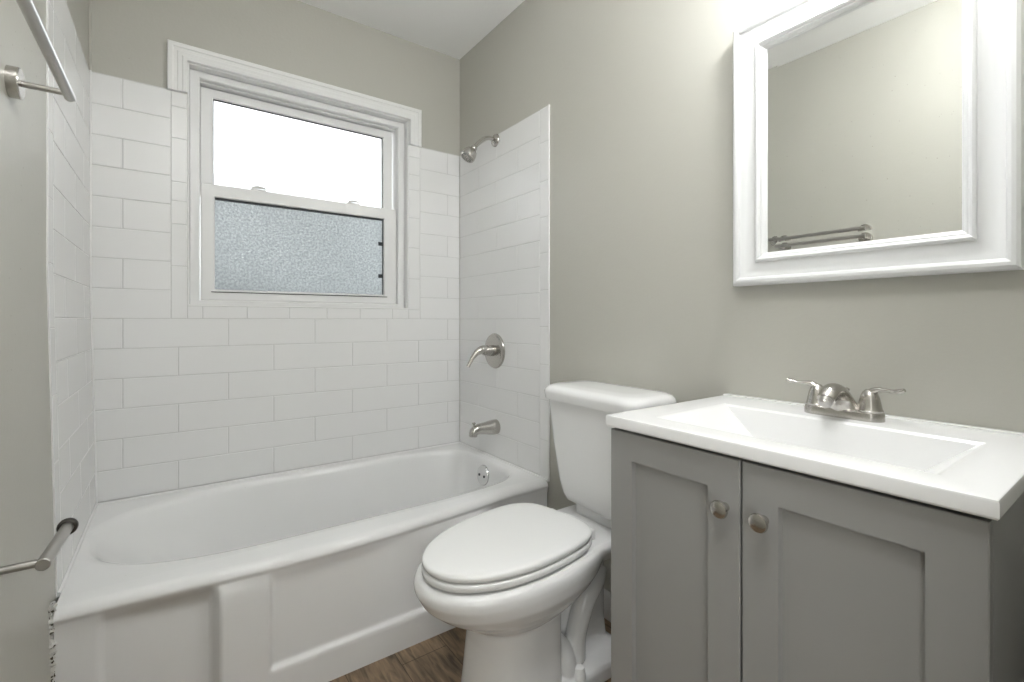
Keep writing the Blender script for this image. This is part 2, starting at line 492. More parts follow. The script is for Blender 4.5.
# ------------------------------------------------------------------ window
win = empty('window_1', ((WX0 + WX1) / 2, 0.05, WZ0)); win['kind'] = 'structure'
def frame_ring(bm, x0, x1, z0, z1, wl, wr, wt, wb, y0, y1, bev=0.003):
    """mitred rectangular frame between outer and inner rectangles; y0 = front"""
    o = [(x0, z0), (x1, z0), (x1, z1), (x0, z1)]
    i = [(x0 + wl, z0 + wb), (x1 - wr, z0 + wb), (x1 - wr, z1 - wt), (x0 + wl, z1 - wt)]
    sg = [(1, 1), (-1, 1), (-1, -1), (1, -1)]
    oi = [(a + s * bev, b + t * bev) for (a, b), (s, t) in zip(o, sg)]
    ii = [(a - s * bev, b - t * bev) for (a, b), (s, t) in zip(i, sg)]
    loops = [(o, y1), (o, y0 + bev), (oi, y0), (ii, y0), (i, y0 + bev), (i, y1)]
    R = [[bm.verts.new((p[0], y, p[1])) for p in l] for l, y in loops]
    R.append(R[0])
    for a, b in zip(R, R[1:]):
        for k in range(4):
            j = (k + 1) % 4
            bm.faces.new((a[k], a[j], b[j], b[k]))
    return bm
# casing: stepped profile across the head and down to the tile on both sides (U shape)
def sweep_u(bm, prof, x0, x1, z1, zb):
    """prof: (inset from outer edge, y)"""
    paths = []
    for d, y in prof:
        paths.append([(x0 + d, y, zb), (x0 + d, y, z1 - d), (x1 - d, y, z1 - d), (x1 - d, y, zb)])
    R = [[bm.verts.new(p) for p in pa] for pa in paths]
    n = len(R)
    for a in range(n):
        p, q = R[a], R[(a + 1) % n]
        for i in range(3): bm.faces.new((p[i], p[i + 1], q[i + 1], q[i]))
    bm.faces.new([r[0] for r in R]); bm.faces.new([r[3] for r in R])
prof = [(0, YB), (0, -0.012), (0.003, -0.015), (0.016, -0.015), (0.019, -0.012), (0.030, -0.012), (0.033, -0.015), (0.046, -0.016), (0.049, -0.019), (0.060, -0.019), (0.062, -0.017), (0.062, YB)]
bm = B(); sweep_u(bm, prof, 0.218, 1.246, 2.090, ZT - 0.004)
link('casing', bm, M_trim, win, sharp=25)
# reveal lining and fixed frame
bm = B()
frame_ring(bm, WX0, WX1, WZ0, WZ1, 0.006, 0.006, 0.006, 0.006, 0.0, 0.12, bev=0.0015)
link('jamb', bm, M_trim, win, sharp=25)
bm = B()
frame_ring(bm, WX0 + 0.006, WX1 - 0.006, WZ0 + 0.004, WZ1 - 0.006, 0.036, 0.034, 0.030, 0.022, 0.036, 0.15, bev=0.004)
frame_ring(bm, WX0 + 0.030, WX1 - 0.028, WZ0 + 0.02, WZ1 - 0.030, 0.008, 0.010, 0.012, 0.008, 0.062, 0.15, bev=0.002)
link('fixed_frame', bm, M_vinyl, win, sharp=25)
# upper sash sits behind the lower one
us = link('upper_sash', frame_ring(B(), 0.324, 1.130, 1.545, 1.985, 0.045, 0.045, 0.036, 0.045, 0.086, 0.118), M_vinyl, win, sharp=25)
link('glass_pane', boxm(0.366, 1.088, 0.100, 0.104, 1.570, 1.952), M_glass, us)
bm = B(); frame_ring(bm, 0.3685, 1.0855, 1.589, 1.9495, 0.0035, 0.0045, 0.0055, 0.003, 0.0985, 0.1005, bev=0.0003)
link('gasket', bm, M_black, us)
ls = link('lower_sash', frame_ring(B(), 0.325, 1.140, 1.120, 1.588, 0.048, 0.064, 0.051, 0.044, 0.050, 0.084), M_vinyl, win, sharp=25)
link('glass_pane', boxm(0.370, 1.080, 0.068, 0.072, 1.160, 1.540), M_frost, ls)
bm = B(); frame_ring(bm, 0.3715, 1.0775, 1.1625, 1.5385, 0.002, 0.005, 0.0105, 0.002, 0.0645, 0.0665, bev=0.0003)  # top strip widened to stand in for shade under the meeting rail
box(bm, 1.052, 1.075, 0.0645, 0.0665, 1.405, 1.423); box(bm, 1.052, 1.075, 0.0645, 0.0665, 1.247, 1.265)
link('gasket', bm, M_black, ls)
bm = B(); box(bm, 0.360, 1.09, 0.0468, 0.0502, 1.152, 1.155)
link('glazing_seam', bm, M_dark, ls)
for x in (0.53, 0.93):
    bm = B()
    box(bm, x - 0.030, x + 0.030, 0.052, 0.080, 1.588, 1.594, bev=0.002)
    tube(bm, [(x - 0.024, 0.062, 1.598), (x, 0.060, 1.603), (x + 0.028, 0.056, 1.600)], [0.004, 0.006, 0.003], n=10)
    link('sash_lock', bm, M_vinyl, ls)

# ------------------------------------------------------------------ bathtub
TX0, TX1 = 0.021, 1.468
TZ = 0.392
tub = empty('bathtub', (0.74, -0.39, 0)); tag(tub, 'white enamelled alcove bathtub with a bowed front under the window', 'bathtub')
Edge = [(0.0, -0.752), (0.10, -0.755), (0.25, -0.766), (0.34, -0.776), (0.46, -0.786), (0.65, -0.788), (0.82, -0.780), (0.97, -0.769), (1.10, -0.757), (1.17, -0.748), (1.23, -0.738), (1.30, -0.733), (1.47, -0.731)]
def yface(x, z):
    b = sstep(0.312, 0.338, x) * (1 - sstep(1.10, 1.22, x))
    y = -0.735 - 0.050 * b + 0.012 * sstep(1.12, 1.26, x)
    y -= 0.010 * (1 - sstep(0.094, 0.108, x))
    y += 0.012 * sstep(0.444, 0.460, x) * (1 - sstep(1.06, 1.08, x)) * sstep(0.090, 0.106, z)
    return y
bm = B()
# inside: rings from the drain up to the rim
NA = 160
cxr, cyr = 0.745, -0.345
def sup(a, n):
    c, s = math.cos(a), math.sin(a)
    return (abs(c) ** (2 / n) * (1 if c >= 0 else -1), abs(s) ** (2 / n) * (1 if s >= 0 else -1))
def inner(a, x0, x1, y0, y1, nl, nr):
    """left half rounder than the right half"""
    c = math.cos(a)
    n = nl if c < 0 else nr
    ux, uy = sup(a, n)
    xm = x0 + 0.36 * (x1 - x0) if c < 0 else x0 + 0.36 * (x1 - x0)
    ym = (y0 + y1) / 2
    return (xm + ux * ((xm - x0) if c < 0 else (x1 - xm)), ym + uy * (y1 - y0) / 2)
angs = []
for i in range(NA): angs.append(2 * PI * i / NA)
def rect_hit(px, py, x0, x1, y0, y1, cx, cy):
    dx, dy = px - cx, py - cy
    t = min(((x1 - cx) / dx if dx > 0 else (x0 - cx) / dx) if abs(dx) > 1e-9 else 1e9, ((y1 - cy) / dy if dy > 0 else (y0 - cy) / dy) if abs(dy) > 1e-9 else 1e9)
    return (cx + dx * t, cy + dy * t)
I = dict(x0=0.037, x1=1.418, y0=-0.650, y1=-0.050)
rings = []
for z, dl, dr, df, db, nl, nr in ((0.060, 0.42, 0.10, 0.13, 0.12, 2.6, 4.0), (0.064, 0.36, 0.075, 0.10, 0.09, 2.6, 4.0), (0.085, 0.30, 0.055, 0.075, 0.068, 2.6, 4.2),
                              (0.14, 0.235, 0.042, 0.056, 0.05, 2.5, 4.6), (0.22, 0.155, 0.030, 0.040, 0.036, 2.5, 5), (0.30, 0.080, 0.019, 0.025, 0.022, 2.5, 5.4),
                              (0.345, 0.040, 0.012, 0.015, 0.013, 2.5, 5.6), (0.370, 0.018, 0.007, 0.008, 0.007, 2.5, 5.6), (0.383, 0.006, 0.002, 0.002, 0.002, 2.5, 5.6),
                              (0.3895, -0.006, -0.004, -0.006, -0.005, 2.55, 5.6), (TZ, -0.018, -0.012, -0.018, -0.012, 2.6, 5.8)):
    ring = []
    for a in angs:
        x, y = inner(a, I['x0'] + dl, I['x1'] - dr, I['y0'] + df, I['y1'] - db, nl, nr)
        ring.append((x, y, z))
    rings.append(ring)
YJ = -0.690
top = rings[-1]
outer = []
for p in top:
    x, y = rect_hit(p[0], p[1], TX0, TX1, YJ, -0.001, cxr, cyr); outer.append((x, y, TZ + 0.001))
rings.append(outer)
R = loft(bm, rings, cap0=True, cap1=False)
# corners of the rim rectangle are filled separately
def corner_fill(cx_, cy_):
    best = sorted(R[-1], key=lambda v: (v.co.x - cx_) ** 2 + (v.co.y - cy_) ** 2)
    a = min((v for v in R[-1] if abs(v.co.x - cx_) < 1e-4), key=lambda v: abs(v.co.y - cy_))
    b = min((v for v in R[-1] if abs(v.co.y - cy_) < 1e-4), key=lambda v: abs(v.co.x - cx_))
    if a is not b and abs(a.co.y - cy_) > 1e-5 and abs(b.co.x - cx_) > 1e-5:
        bm.faces.new((a, bm.verts.new((cx_, cy_, TZ + 0.001)), b))
for c in ((TX0, YJ), (TX1, YJ), (TX0, -0.001), (TX1, -0.001)): corner_fill(*c)
# rim roll and apron
cols = sorted(set([TX0 + (TX1 - TX0) * i / 130 for i in range(131)] + [0.094, 0.1, 0.106, 0.312, 0.318, 0.325, 0.332, 0.338, 0.444, 0.449, 0.454, 0.46]))
zrow = [0.355, 0.34, 0.32, 0.30, 0.27, 0.24, 0.20, 0.16, 0.13, 0.112, 0.106, 0.102, 0.098, 0.094, 0.090, 0.08, 0.05, 0.02, 0.0]
grid = []
for x in cols:
    e = interp(Edge, x); r = 0.026
    col = [(x, YJ, TZ + 0.001), (x, (YJ + e + r) / 2, TZ + 0.0008)]
    for k in range(9):
        t = PI / 2 * k / 8 * 1.12
        col.append((x, e + r - r * math.sin(min(t, PI / 2)) + (0.004 * (t - PI / 2) / 0.2 if t > PI / 2 else 0), TZ - r + r * math.cos(t)))
    zlast = col[-1][2]
    for z in zrow:
        f = sstep(zlast, zlast - 0.035, z) if z < zlast else 0
        y = col[10][1] * (1 - f) + yface(x, z) * f
        col.append((x, y, z))
    grid.append([bm.verts.new(p) for p in col])
for a, b in zip(grid, grid[1:]):
    for i in range(len(a) - 1): bm.faces.new((a[i], a[i + 1], b[i + 1], b[i]))
# right and left end skins of the apron (closed against the walls)
for col in (grid[0], grid[-1]):
    x = col[0].co.x
    back = [bm.verts.new((x, YJ + 0.002, v.co.z)) for v in col]
    for i in range(len(col) - 1):
        try: bm.faces.new((col[i], col[i + 1], back[i + 1], back[i]))
        except ValueError: pass
bmesh.ops.remove_doubles(bm, verts=bm.verts, dist=1e-5)
link('tub_shell', bm, M_enamel, tub, sharp=60)
bm = B(); tube(bm, [(TX0, -0.006, TZ), (TX1, -0.006, TZ)], 0.0058, smooth=False, n=8)
link('caulk_bead', bm, M_tile, tub)
# overflow plate
bm = B(); lathe(bm, [(0.0, 0.0), (0.047, 0.0), (0.047, 0.004), (0.044, 0.009), (0.036, 0.011), (0.0, 0.012)], (1.405, -0.343, 0.322), (-1, 0, 0.10), n=40, cap0=False, cap1=False)
ov = link('overflow_plate', bm, M_chrome, tub)
for dy in (-0.020, 0.022):
    bm = B(); lathe(bm, [(0.006, 0.0), (0.006, 0.002), (0.0, 0.003)], (1.3935, -0.343 + dy, 0.322), (-1, 0, 0.10), n=12)
    link('screw', bm, M_black, ov)
bm = B(); lathe(bm, [(0.038, 0.0), (0.036, 0.004), (0.015, 0.003), (0.0, 0.002)], (1.22, -0.345, 0.060), (0, 0, 1), n=32, cap0=False, cap1=False)
link('drain', bm, M_chrome, tub)

# ------------------------------------------------------------------ shower fittings on the right wall
YS = -0.340
sh = empty('overhead_shower', (W, YS - 0.005, 1.885)); tag(sh, 'brushed nickel shower head on a bent arm at the tile top edge', 'shower head')
bm = B(); lathe(bm, [(0.030, 0.0), (0.030, 0.003), (0.026, 0.010), (0.016, 0.016), (0.0, 0.017)], (W + 0.001, YS - 0.005, 1.885), (-1, 0, 0), n=32)
link('flange', bm, M_nickel, sh)
bm = B(); tube(bm, [(W, YS - 0.005, 1.885), (1.435, YS - 0.005, 1.888), (1.405, YS - 0.005, 1.878), (1.375, YS - 0.005, 1.852), (1.352, YS - 0.005, 1.826)], 0.0095, n=16)
link('shower_arm', bm, M_nickel, sh)
bm = B()
d = Vector((-0.56, 0.0, -0.74)).normalized()
lathe(bm, [(0.012, -0.002), (0.015, 0.004), (0.015, 0.012), (0.013, 0.016), (0.017, 0.020), (0.027, 0.030), (0.033, 0.045), (0.035, 0.060), (0.034, 0.068), (0.031, 0.070), (0.028, 0.0685), (0.024, 0.070), (0.010, 0.071), (0.0, 0.071)], (1.355, YS - 0.005, 1.830), d, n=36)
hd = link('spray_head', bm, M_nickel, sh)
bm = B()
q = Vector((0, 0, 1)).rotation_difference(d)
for rr_, nn in ((0.008, 6), (0.016, 12), (0.023, 18)):
    for i in range(nn):
        c = Vector((1.355, YS - 0.005, 1.830)) + q @ Vector((rr_ * math.cos(2 * PI * i / nn), rr_ * math.sin(2 * PI * i / nn), 0.0705))
        lathe(bm, [(0.0018, 0), (0.0014, 0.002)], c, d, n=8)
link('nozzles', bm, M_black, hd)

sv = empty('shower_valve', (W, YS, 0.895)); tag(sv, 'round brushed nickel shower valve with curved lever on the tiled right wall', 'shower valve')
bm = B(); lathe(bm, [(0.0825, 0.0), (0.0825, 0.004), (0.080, 0.010), (0.070, 0.0145), (0.055, 0.016), (0.0, 0.017)], (W + 0.001, YS, 0.895), (-1, 0, 0), n=56)
link('escutcheon', bm, M_nickel, sv)
bm = B(); lathe(bm, [(0.026, 0.014), (0.025, 0.040), (0.022, 0.046), (0.021, 0.062), (0.017, 0.070), (0.0, 0.072)], (W, YS, 0.897), (-1, 0, 0), n=32)
link('hub', bm, M_nickel, sv)
bm = B(); tube(bm, [(1.425, YS, 0.902), (1.400, YS, 0.903), (1.372, YS, 0.893), (1.348, YS, 0.870), (1.332, YS, 0.846), (1.322, YS, 0.828)], [0.020, 0.0195, 0.016, 0.0105, 0.009, 0.0085], n=18)
link('lever', bm, M_nickel, sv)

sp = empty('tub_spout', (W, YS - 0.010, 0.535)); tag(sp, 'brushed nickel tub spout with pull-up diverter above the tub', 'tub spout')
bm = B()
tube(bm, [(W + 0.002, YS - 0.010, 0.540), (1.445, YS - 0.010, 0.540), (1.40, YS - 0.010, 0.541), (1.370, YS - 0.010, 0.541), (1.350, YS - 0.010, 0.534), (1.344, YS - 0.010, 0.520), (1.343, YS - 0.010, 0.511)], [0.034, 0.0335, 0.027, 0.0235, 0.0215, 0.0195, 0.0185], n=28)
link('spout_body', bm, M_nickel, sp)
bm = B(); lathe(bm, [(0.004, -0.004), (0.004, 0.009), (0.008, 0.012), (0.0085, 0.016), (0.005, 0.019), (0.0, 0.0195)], (1.347, YS - 0.010, 0.556), (0, 0, 1), n=16)
link('diverter_knob', bm, M_nickel, sp)

# ------------------------------------------------------------------ toilet
TXW = WR; TY = -1.132
toilet = empty('toilet', (TXW - 0.36, TY, 0)); tag(toilet, 'white two-piece toilet with closed lid between tub and vanity', 'toilet')
ROT = math.radians(1.5)
def tw(u, v, z):
    """local u = out from the wall, v = towards the tub"""
    u2 = u; 
    return (TXW - u2 + math.sin(ROT) * 0 - 0.0, TY + v, z)
BR = -0.09
def twr(u, v, z):
    du = u - 0.45
    return tw(0.45 + du * math.cos(BR) - v * math.sin(BR), du * math.sin(BR) + v * math.cos(BR), z)
SR = -0.150   # the seat and lid sit a little askew on their hinges
def tws(u, v, z):
    du = u - 0.5
    return tw(0.5 + du * math.cos(SR) - v * math.sin(SR), -0.004 + du * math.sin(SR) + v * math.cos(SR), z)
def egg(uc, uf, ub, hw, nf=2.05, nb=2.6, n=72):
    out = []
    for i in range(n):
        a = 2 * PI * i / n
        ex = nf if math.cos(a) >= 0 else nb
        sxx, syy = sup(a, ex)
        u = uc + sxx * ((uf - uc) if sxx >= 0 else (uc - ub))
        out.append((u, syy * hw))
    return out
bm = B()
def loft_secs(secs):
    loft(bm, [[twr(u, v, z) for u, v in egg(uc, uf, ub, hw, nf, nb)] for z, uc, uf, ub, hw, nf, nb in secs])
# bowl
loft_secs([(z + 0.008, *q) for z, *q in [(0.215, 0.46, 0.585, 0.33, 0.085, 2.1, 2.6), (0.252, 0.46, 0.628, 0.29, 0.125, 2.1, 2.6), (0.280, 0.462, 0.672, 0.26, 0.150, 2.1, 2.5), (0.306, 0.465, 0.712, 0.22, 0.169, 2.1, 2.4),
           (0.332, 0.465, 0.742, 0.19, 0.180, 2.1, 2.4), (0.362, 0.465, 0.758, 0.17, 0.185, 2.12, 2.4), (0.379, 0.465, 0.760, 0.165, 0.185, 2.12, 2.4), (0.391, 0.465, 0.754, 0.165, 0.181, 2.12, 2.4), (0.397, 0.465, 0.740, 0.17, 0.170, 2.12, 2.4)]])
# tank deck
def rrect(u0, u1, hw, r, n=10):
    out = []
    for (cu, cv, a0) in ((u1 - r, hw - r, 0), (u0 + r, hw - r, PI / 2), (u0 + r, -hw + r, PI), (u1 - r, -hw + r, 1.5 * PI)):
        for k in range(n):
            a = a0 + PI / 2 * k / (n - 1); out.append((cu + r * math.cos(a), cv + r * math.sin(a)))
    return out
loft(bm, [[tw(u, v, z) for u, v in rrect(0.02 + d, 0.40, hw - d, 0.04)] for z, hw, d in ((0.300, 0.07, 0.06), (0.330, 0.115, 0.035), (0.350, 0.132, 0.012), (0.380, 0.140, 0.002), (0.398, 0.140, 0.0), (0.408, 0.134, 0.006))])
# pedestal column
loft_secs([(0.0, 0.47, 0.632, 0.36, 0.120, 2.2, 4.5), (0.02, 0.47, 0.630, 0.37, 0.119, 2.2, 4.5), (0.10, 0.47, 0.616, 0.37, 0.116, 2.2, 4.5), (0.20, 0.47, 0.604, 0.36, 0.111, 2.2, 4.0), (0.27, 0.47, 0.605, 0.34, 0.108, 2.2, 3.0)])
# rear body and foot
loft(bm, [[tw(u, v, z) for u, v in rrect(0.13, 0.45, hw, 0.03)] for z, hw in ((0.0, 0.055), (0.12, 0.036), (0.30, 0.036), (0.36, 0.06))])
loft(bm, [[tw(u, v, z) for u, v in rrect(0.105 + d, 0.45, 0.118 - d, 0.05)] for z, d in ((0.0, 0.0), (0.035, 0.001), (0.046, 0.006), (0.054, 0.020), (0.066, 0.05), (0.078, 0.068))])
# trapway bulges on both sides
for s in (1, -1):
    tube(bm, [tw(0.19, 0.050 * s, 0.300), tw(0.213, 0.058 * s, 0.268), tw(0.258, 0.066 * s, 0.225), tw(0.284, 0.068 * s, 0.175), tw(0.298, 0.068 * s, 0.130), tw(0.302, 0.066 * s, 0.07)], [0.028, 0.033, 0.031, 0.030, 0.030, 0.033], n=20)
    tube(bm, [tw(0.37, 0.05 * s, 0.145), tw(0.355, 0.066 * s, 0.115), tw(0.345, 0.072 * s, 0.075), tw(0.34, 0.07 * s, 0.04)], [0.03, 0.034, 0.034, 0.03], n=20)
ob = link('bowl', bm, M_china, toilet, sharp=None)
md = ob.modifiers.new('fuse', 'REMESH'); md.mode = 'VOXEL'; md.voxel_size = 0.004; md.use_smooth_shade = True
md = ob.modifiers.new('soften', 'SMOOTH'); md.iterations = 5; md.factor = 0.5
# bolt caps
for s in (1, -1):
    bm = B(); lathe(bm, [(0.019, 0.0), (0.0185, 0.008), (0.0155, 0.026), (0.013, 0.031), (0.0, 0.033)], tw(0.318, 0.104 * s, 0.044), (0, 0, 1), n=24)
    link('bolt_cap', bm, M_seat, toilet)
# tank: tapered, softly bowed front
def tank_ring(z, ub, uf, hw, r, bow=0.010):
    out = []
    for u, v in rrect(ub, uf, hw, r, 12):
        k = max(0.0, (u - (ub + uf) / 2) / ((uf - ub) / 2))
        uu = u + bow * k * (1 - (v / hw) ** 2)
        out.append(tw(uu - v * 0.03, v - 0.014, z + 0.009))
    return out
bm = B()
loft(bm, [tank_ring(0.436, 0.05, 0.168, 0.132, 0.045), tank_ring(0.443, 0.033, 0.182, 0.150, 0.05), tank_ring(0.462, 0.028, 0.188, 0.158, 0.05), tank_ring(0.50, 0.024, 0.191, 0.168, 0.045),
          tank_ring(0.62, 0.020, 0.200, 0.186, 0.042), tank_ring(0.765, 0.016, 0.208, 0.202, 0.040), tank_ring(0.772, 0.016, 0.208, 0.202, 0.040)])
# collar between tank and deck
loft(bm, [[tw(u, v, z) for u, v in rrect(0.05, 0.16, 0.10, 0.04)] for z in (0.399, 0.446)])
link('tank', bm, M_china, toilet, sharp=50)
bm = B()
loft(bm, [tank_ring(0.7665, 0.012, 0.214, 0.205, 0.050, 0.012), tank_ring(0.769, 0.008, 0.222, 0.212, 0.055, 0.013), tank_ring(0.792, 0.006, 0.226, 0.216, 0.058, 0.013), tank_ring(0.802, 0.008, 0.223, 0.213, 0.058, 0.013),
          tank_ring(0.810, 0.014, 0.214, 0.205, 0.056, 0.013), tank_ring(0.8145, 0.025, 0.195, 0.187, 0.05, 0.012), tank_ring(0.8165, 0.05, 0.15, 0.14, 0.04, 0.006)])
link('tank_lid', bm, M_china, toilet, sharp=60)
# seat and lid
def seat_ring(z, d, du=0.0):
    return [tws(u, v, z - 0.003) for u, v in egg(0.452, 0.746 - d + du, 0.257 + d, 0.1685 - d, 2.07, 3.5, 96)]
bm = B(); loft(bm, [seat_ring(0.4125, 0.010), seat_ring(0.4135, 0.004), seat_ring(0.418, 0.0005), seat_ring(0.4265, 0.0), seat_ring(0.4305, 0.002), seat_ring(0.432, 0.006)])
link('seat', bm, M_seat, toilet, sharp=60)
bm = B(); loft(bm, [seat_ring(0.4355, 0.008), seat_ring(0.436, 0.004), seat_ring(0.439, 0.0015), seat_ring(0.446, 0.001), seat_ring(0.4505, 0.003), seat_ring(0.453, 0.008), seat_ring(0.4545, 0.016), seat_ring(0.4555, 0.04), seat_ring(0.457, 0.12)])
link('lid', bm, M_seat, toilet, sharp=60)
for s in (1, -1):
    bm = B(); box(bm, TXW - 0.268, TXW - 0.244, TY + 0.075 * s - 0.022, TY + 0.075 * s + 0.022, 0.404, 0.437, bev=0.006, seg=3)
    link('hinge', bm, M_seat, toilet)

# ------------------------------------------------------------------ vanity
VY0, VY1 = -1.484, -2.083      # left (tub side) and right end of the top
VX = 0.998
ZV = 0.836
van = empty('vanity_cabinet', (1.24, -1.783, 0)); tag(van, 'dark gray two-door shaker vanity cabinet under the white sink top', 'vanity')
bm = B()
cy0, cy1 = VY1 + 0.010, VY0 - 0.003
box(bm, 1.032, WR - 0.002, cy0, cy0 + 0.016, 0.0, 0.8115, bev=0.001)
box(bm, 1.032, WR - 0.002, cy1 - 0.016, cy1, 0.0, 0.8115, bev=0.001)
box(bm, 1.032, 1.050, cy0 + 0.016, cy1 - 0.016, 0.10, 0.8115)
box(bm, 1.050, WR - 0.002, cy0 + 0.016, cy1 - 0.016, 0.10, 0.116)
box(bm, 1.095, 1.110, cy0 + 0.016, cy1 - 0.016, 0.0, 0.10)
link('carcass', bm, M_gray, van)
link('gap_shade_sheet', boxm(1.029, 1.0325, cy0 + 0.004, cy1 - 0.004, 0.106, 0.8115), M_dark, van)  # near-black sheet: shade between doors and sink top, put in as colour
def shaker(y0, y1, z0, z1, xf, th=0.019, st=0.058, dep=0.010):
    bm = B(); e = 0.0015
    o = [(y0, z0), (y1, z0), (y1, z1), (y0, z1)]
    sg = [(1, 1), (-1, 1), (-1, -1), (1, -1)]
    oi = [(a + s * e, b + t * e) for (a, b), (s, t) in zip(o, sg)]
    i0 = [(a + s * st, b + t * st) for (a, b), (s, t) in zip(o, sg)]
    i1 = [(a + s * (st + 0.002), b + t * (st + 0.002)) for (a, b), (s, t) in zip(o, sg)]
    loops = [(o, xf + th), (o, xf + e), (oi, xf), (i0, xf), (i1, xf + dep)]
    R = [[bm.verts.new((x, p[0], p[1])) for p in l] for l, x in loops]
    for a, b in zip(R, R[1:]):
        for k in range(4): bm.faces.new((a[k], a[(k + 1) % 4], b[(k + 1) % 4], b[k]))
    bm.faces.new(R[-1]); bm.faces.new(R[0])
    return bm
def knob(bm, y, z, x):
    lathe(bm, [(0.0075, 0.0), (0.006, 0.004), (0.0055, 0.010), (0.008, 0.014), (0.0145, 0.017), (0.0155, 0.020), (0.014, 0.0235), (0.009, 0.026), (0.0, 0.0268)], (x, y, z), (-1, 0, 0), n=28)
XF = 1.010
ym = -1.7765
for (a, b, ky, kz) in ((ym + 0.002, cy1, -1.7495, 0.719), (cy0, ym - 0.002, -1.8155, 0.719)):
    dr = link('door', shaker(min(a, b), max(a, b), 0.105, 0.8045, XF), M_gray, van, sharp=25)
    bm = B(); knob(bm, ky, kz, XF); link('knob', bm, M_nickel, dr)

top = empty('sink_top', (1.236, -1.783, 0.812)); tag(top, 'white one-piece vanity sink top with sloped rectangular basin', 'sink')
ZV = 0.836
bm = B(); e = 0.004
bx0, bx1, by0, by1 = 1.066, 1.336, -2.014, -1.560
def rect(x0, x1, y0, y1, z): return [(x0, y0, z), (x1, y0, z), (x1, y1, z), (x0, y1, z)]
XB = WR - 0.002
rings = [rect(VX + 0.012, XB, VY1 + 0.012, VY0 - 0.012, 0.815), rect(VX + 0.002, XB, VY1 + 0.002, VY0 - 0.002, 0.812), rect(VX, XB, VY1, VY0, 0.815), rect(VX, XB, VY1, VY0, ZV - e), rect(VX + 0.0012, XB, VY1 + 0.0012, VY0 - 0.0012, ZV - 0.0012), rect(VX + e, XB, VY1 + e, VY0 - e, ZV),
         rect(bx0 - 0.006, bx1 + 0.006, by0 - 0.006, by1 + 0.006, ZV), rect(bx0 - 0.002, bx1 + 0.002, by0 - 0.002, by1 + 0.002, ZV - 0.0008), rect(bx0 + 0.004, bx1 - 0.003, by0 + 0.006, by1 - 0.006, ZV - 0.005)]
deep = [rect(1.110, 1.312, -1.915, -1.665, ZV - 0.086), rect(1.118, 1.304, -1.900, -1.680, ZV - 0.092)]
loft(bm, rings + deep, cap0=False, cap1=True)
# low upstand along the wall
box(bm, XB - 0.020, XB, VY1 + 0.002, VY0 - 0.002, ZV - 0.001, ZV + 0.0035, bev=0.0015)
link('basin_slab', bm, M_marble, top, sharp=28)
bm = B(); lathe(bm, [(0.022, 0.0), (0.021, 0.003), (0.012, 0.002), (0.0, 0.004)], (1.235, -1.79, ZV - 0.092), (0, 0, 1), n=28, cap0=False, cap1=False)
link('drain', bm, M_nickel, top)

FX, FY = 1.392, -1.790
fa = empty('faucet', (FX, FY, ZV)); tag(fa, 'brushed nickel two-handle faucet on the sink top', 'faucet')
def stadium(cx_, cy_, hx, hy, z, n=14):
    out = []
    for cyy, a0 in ((cy_ + hy - hx, 0), (cy_ - hy + hx, PI)):
        for k in range(n):
            a = a0 + PI * k / (n - 1); out.append((cx_ + hx * math.cos(a), cyy + hx * math.sin(a), z))
    return out
bm = B(); loft(bm, [stadium(FX, FY, 0.026, 0.073, ZV + 0.0002), stadium(FX, FY, 0.026, 0.073, ZV + 0.012), stadium(FX, FY, 0.0245, 0.0715, ZV + 0.017), stadium(FX, FY, 0.021, 0.068, ZV + 0.019)])
link('base_plate', bm, M_nickel, fa, sharp=40)
for s in (1, -1):
    hy = FY + 0.048 * s
    bm = B(); lathe(bm, [(0.0225, 0.017), (0.0228, 0.021), (0.021, 0.024), (0.0192, 0.034), (0.0165, 0.047), (0.0125, 0.057), (0.007, 0.0625), (0.0, 0.063)], (FX, hy, ZV), (0, 0, 1), n=28)
    hb = link('handle', bm, M_nickel, fa)
    bm = B(); tube(bm, [(FX, hy + 0.000 * s, ZV + 0.056), (FX - 0.001, hy + 0.012 * s, ZV + 0.063), (FX - 0.003, hy + 0.024 * s, ZV + 0.064), (FX - 0.006, hy + 0.040 * s, ZV + 0.064), (FX - 0.009, hy + 0.053 * s, ZV + 0.066), (FX - 0.010, hy + 0.059 * s, ZV + 0.069)], [0.010, 0.0082, 0.0058, 0.0050, 0.0066, 0.0048], n=14, side=(1, 0, 0), flat=0.75)
    link('lever', bm, M_nickel, hb)
bm = B()
rings = []
path = spline([(FX - 0.002, 0, 0.012), (FX - 0.006, 0, 0.026), (FX - 0.014, 0, 0.041), (FX - 0.028, 0, 0.053), (FX - 0.048, 0, 0.0585), (FX - 0.068, 0, 0.054), (FX - 0.083, 0, 0.043)], 7)
wd = [v.x for v in spline([(a, 0, 0) for a in (0.042, 0.030, 0.0225, 0.0200, 0.0188, 0.0178, 0.0165)], 7)]
ht = [v.x for v in spline([(a, 0, 0) for a in (0.024, 0.021, 0.018, 0.0165, 0.0155, 0.015, 0.0145)], 7)]
for i, p in enumerate(path):
    t = (path[min(i + 1, len(path) - 1)] - path[max(i - 1, 0)]).normalized(); n_ = Vector((0, 1, 0)).cross(t)
    rings.append([Vector((p.x, FY, ZV + p.z)) + Vector((0, 1, 0)) * wd[i] * math.cos(2 * PI * k / 24) + n_ * ht[i] * math.sin(2 * PI * k / 24) for k in range(24)])
loft(bm, rings)
sb = link('spout', bm, M_nickel, fa, sharp=50)
bm = B(); lathe(bm, [(0.0125, -0.002), (0.0125, 0.006), (0.011, 0.007), (0.0115, 0.010), (0.010, 0.012), (0.0, 0.012)], (FX - 0.0835, FY, ZV + 0.0425), Vector((-0.70, 0, -0.72)), n=20)
link('aerator', bm, M_steel, sb)
bm = B(); tube(bm, [(FX + 0.020, FY, ZV + 0.014), (FX + 0.022, FY, ZV + 0.052)], 0.0022, n=10, smooth=False)
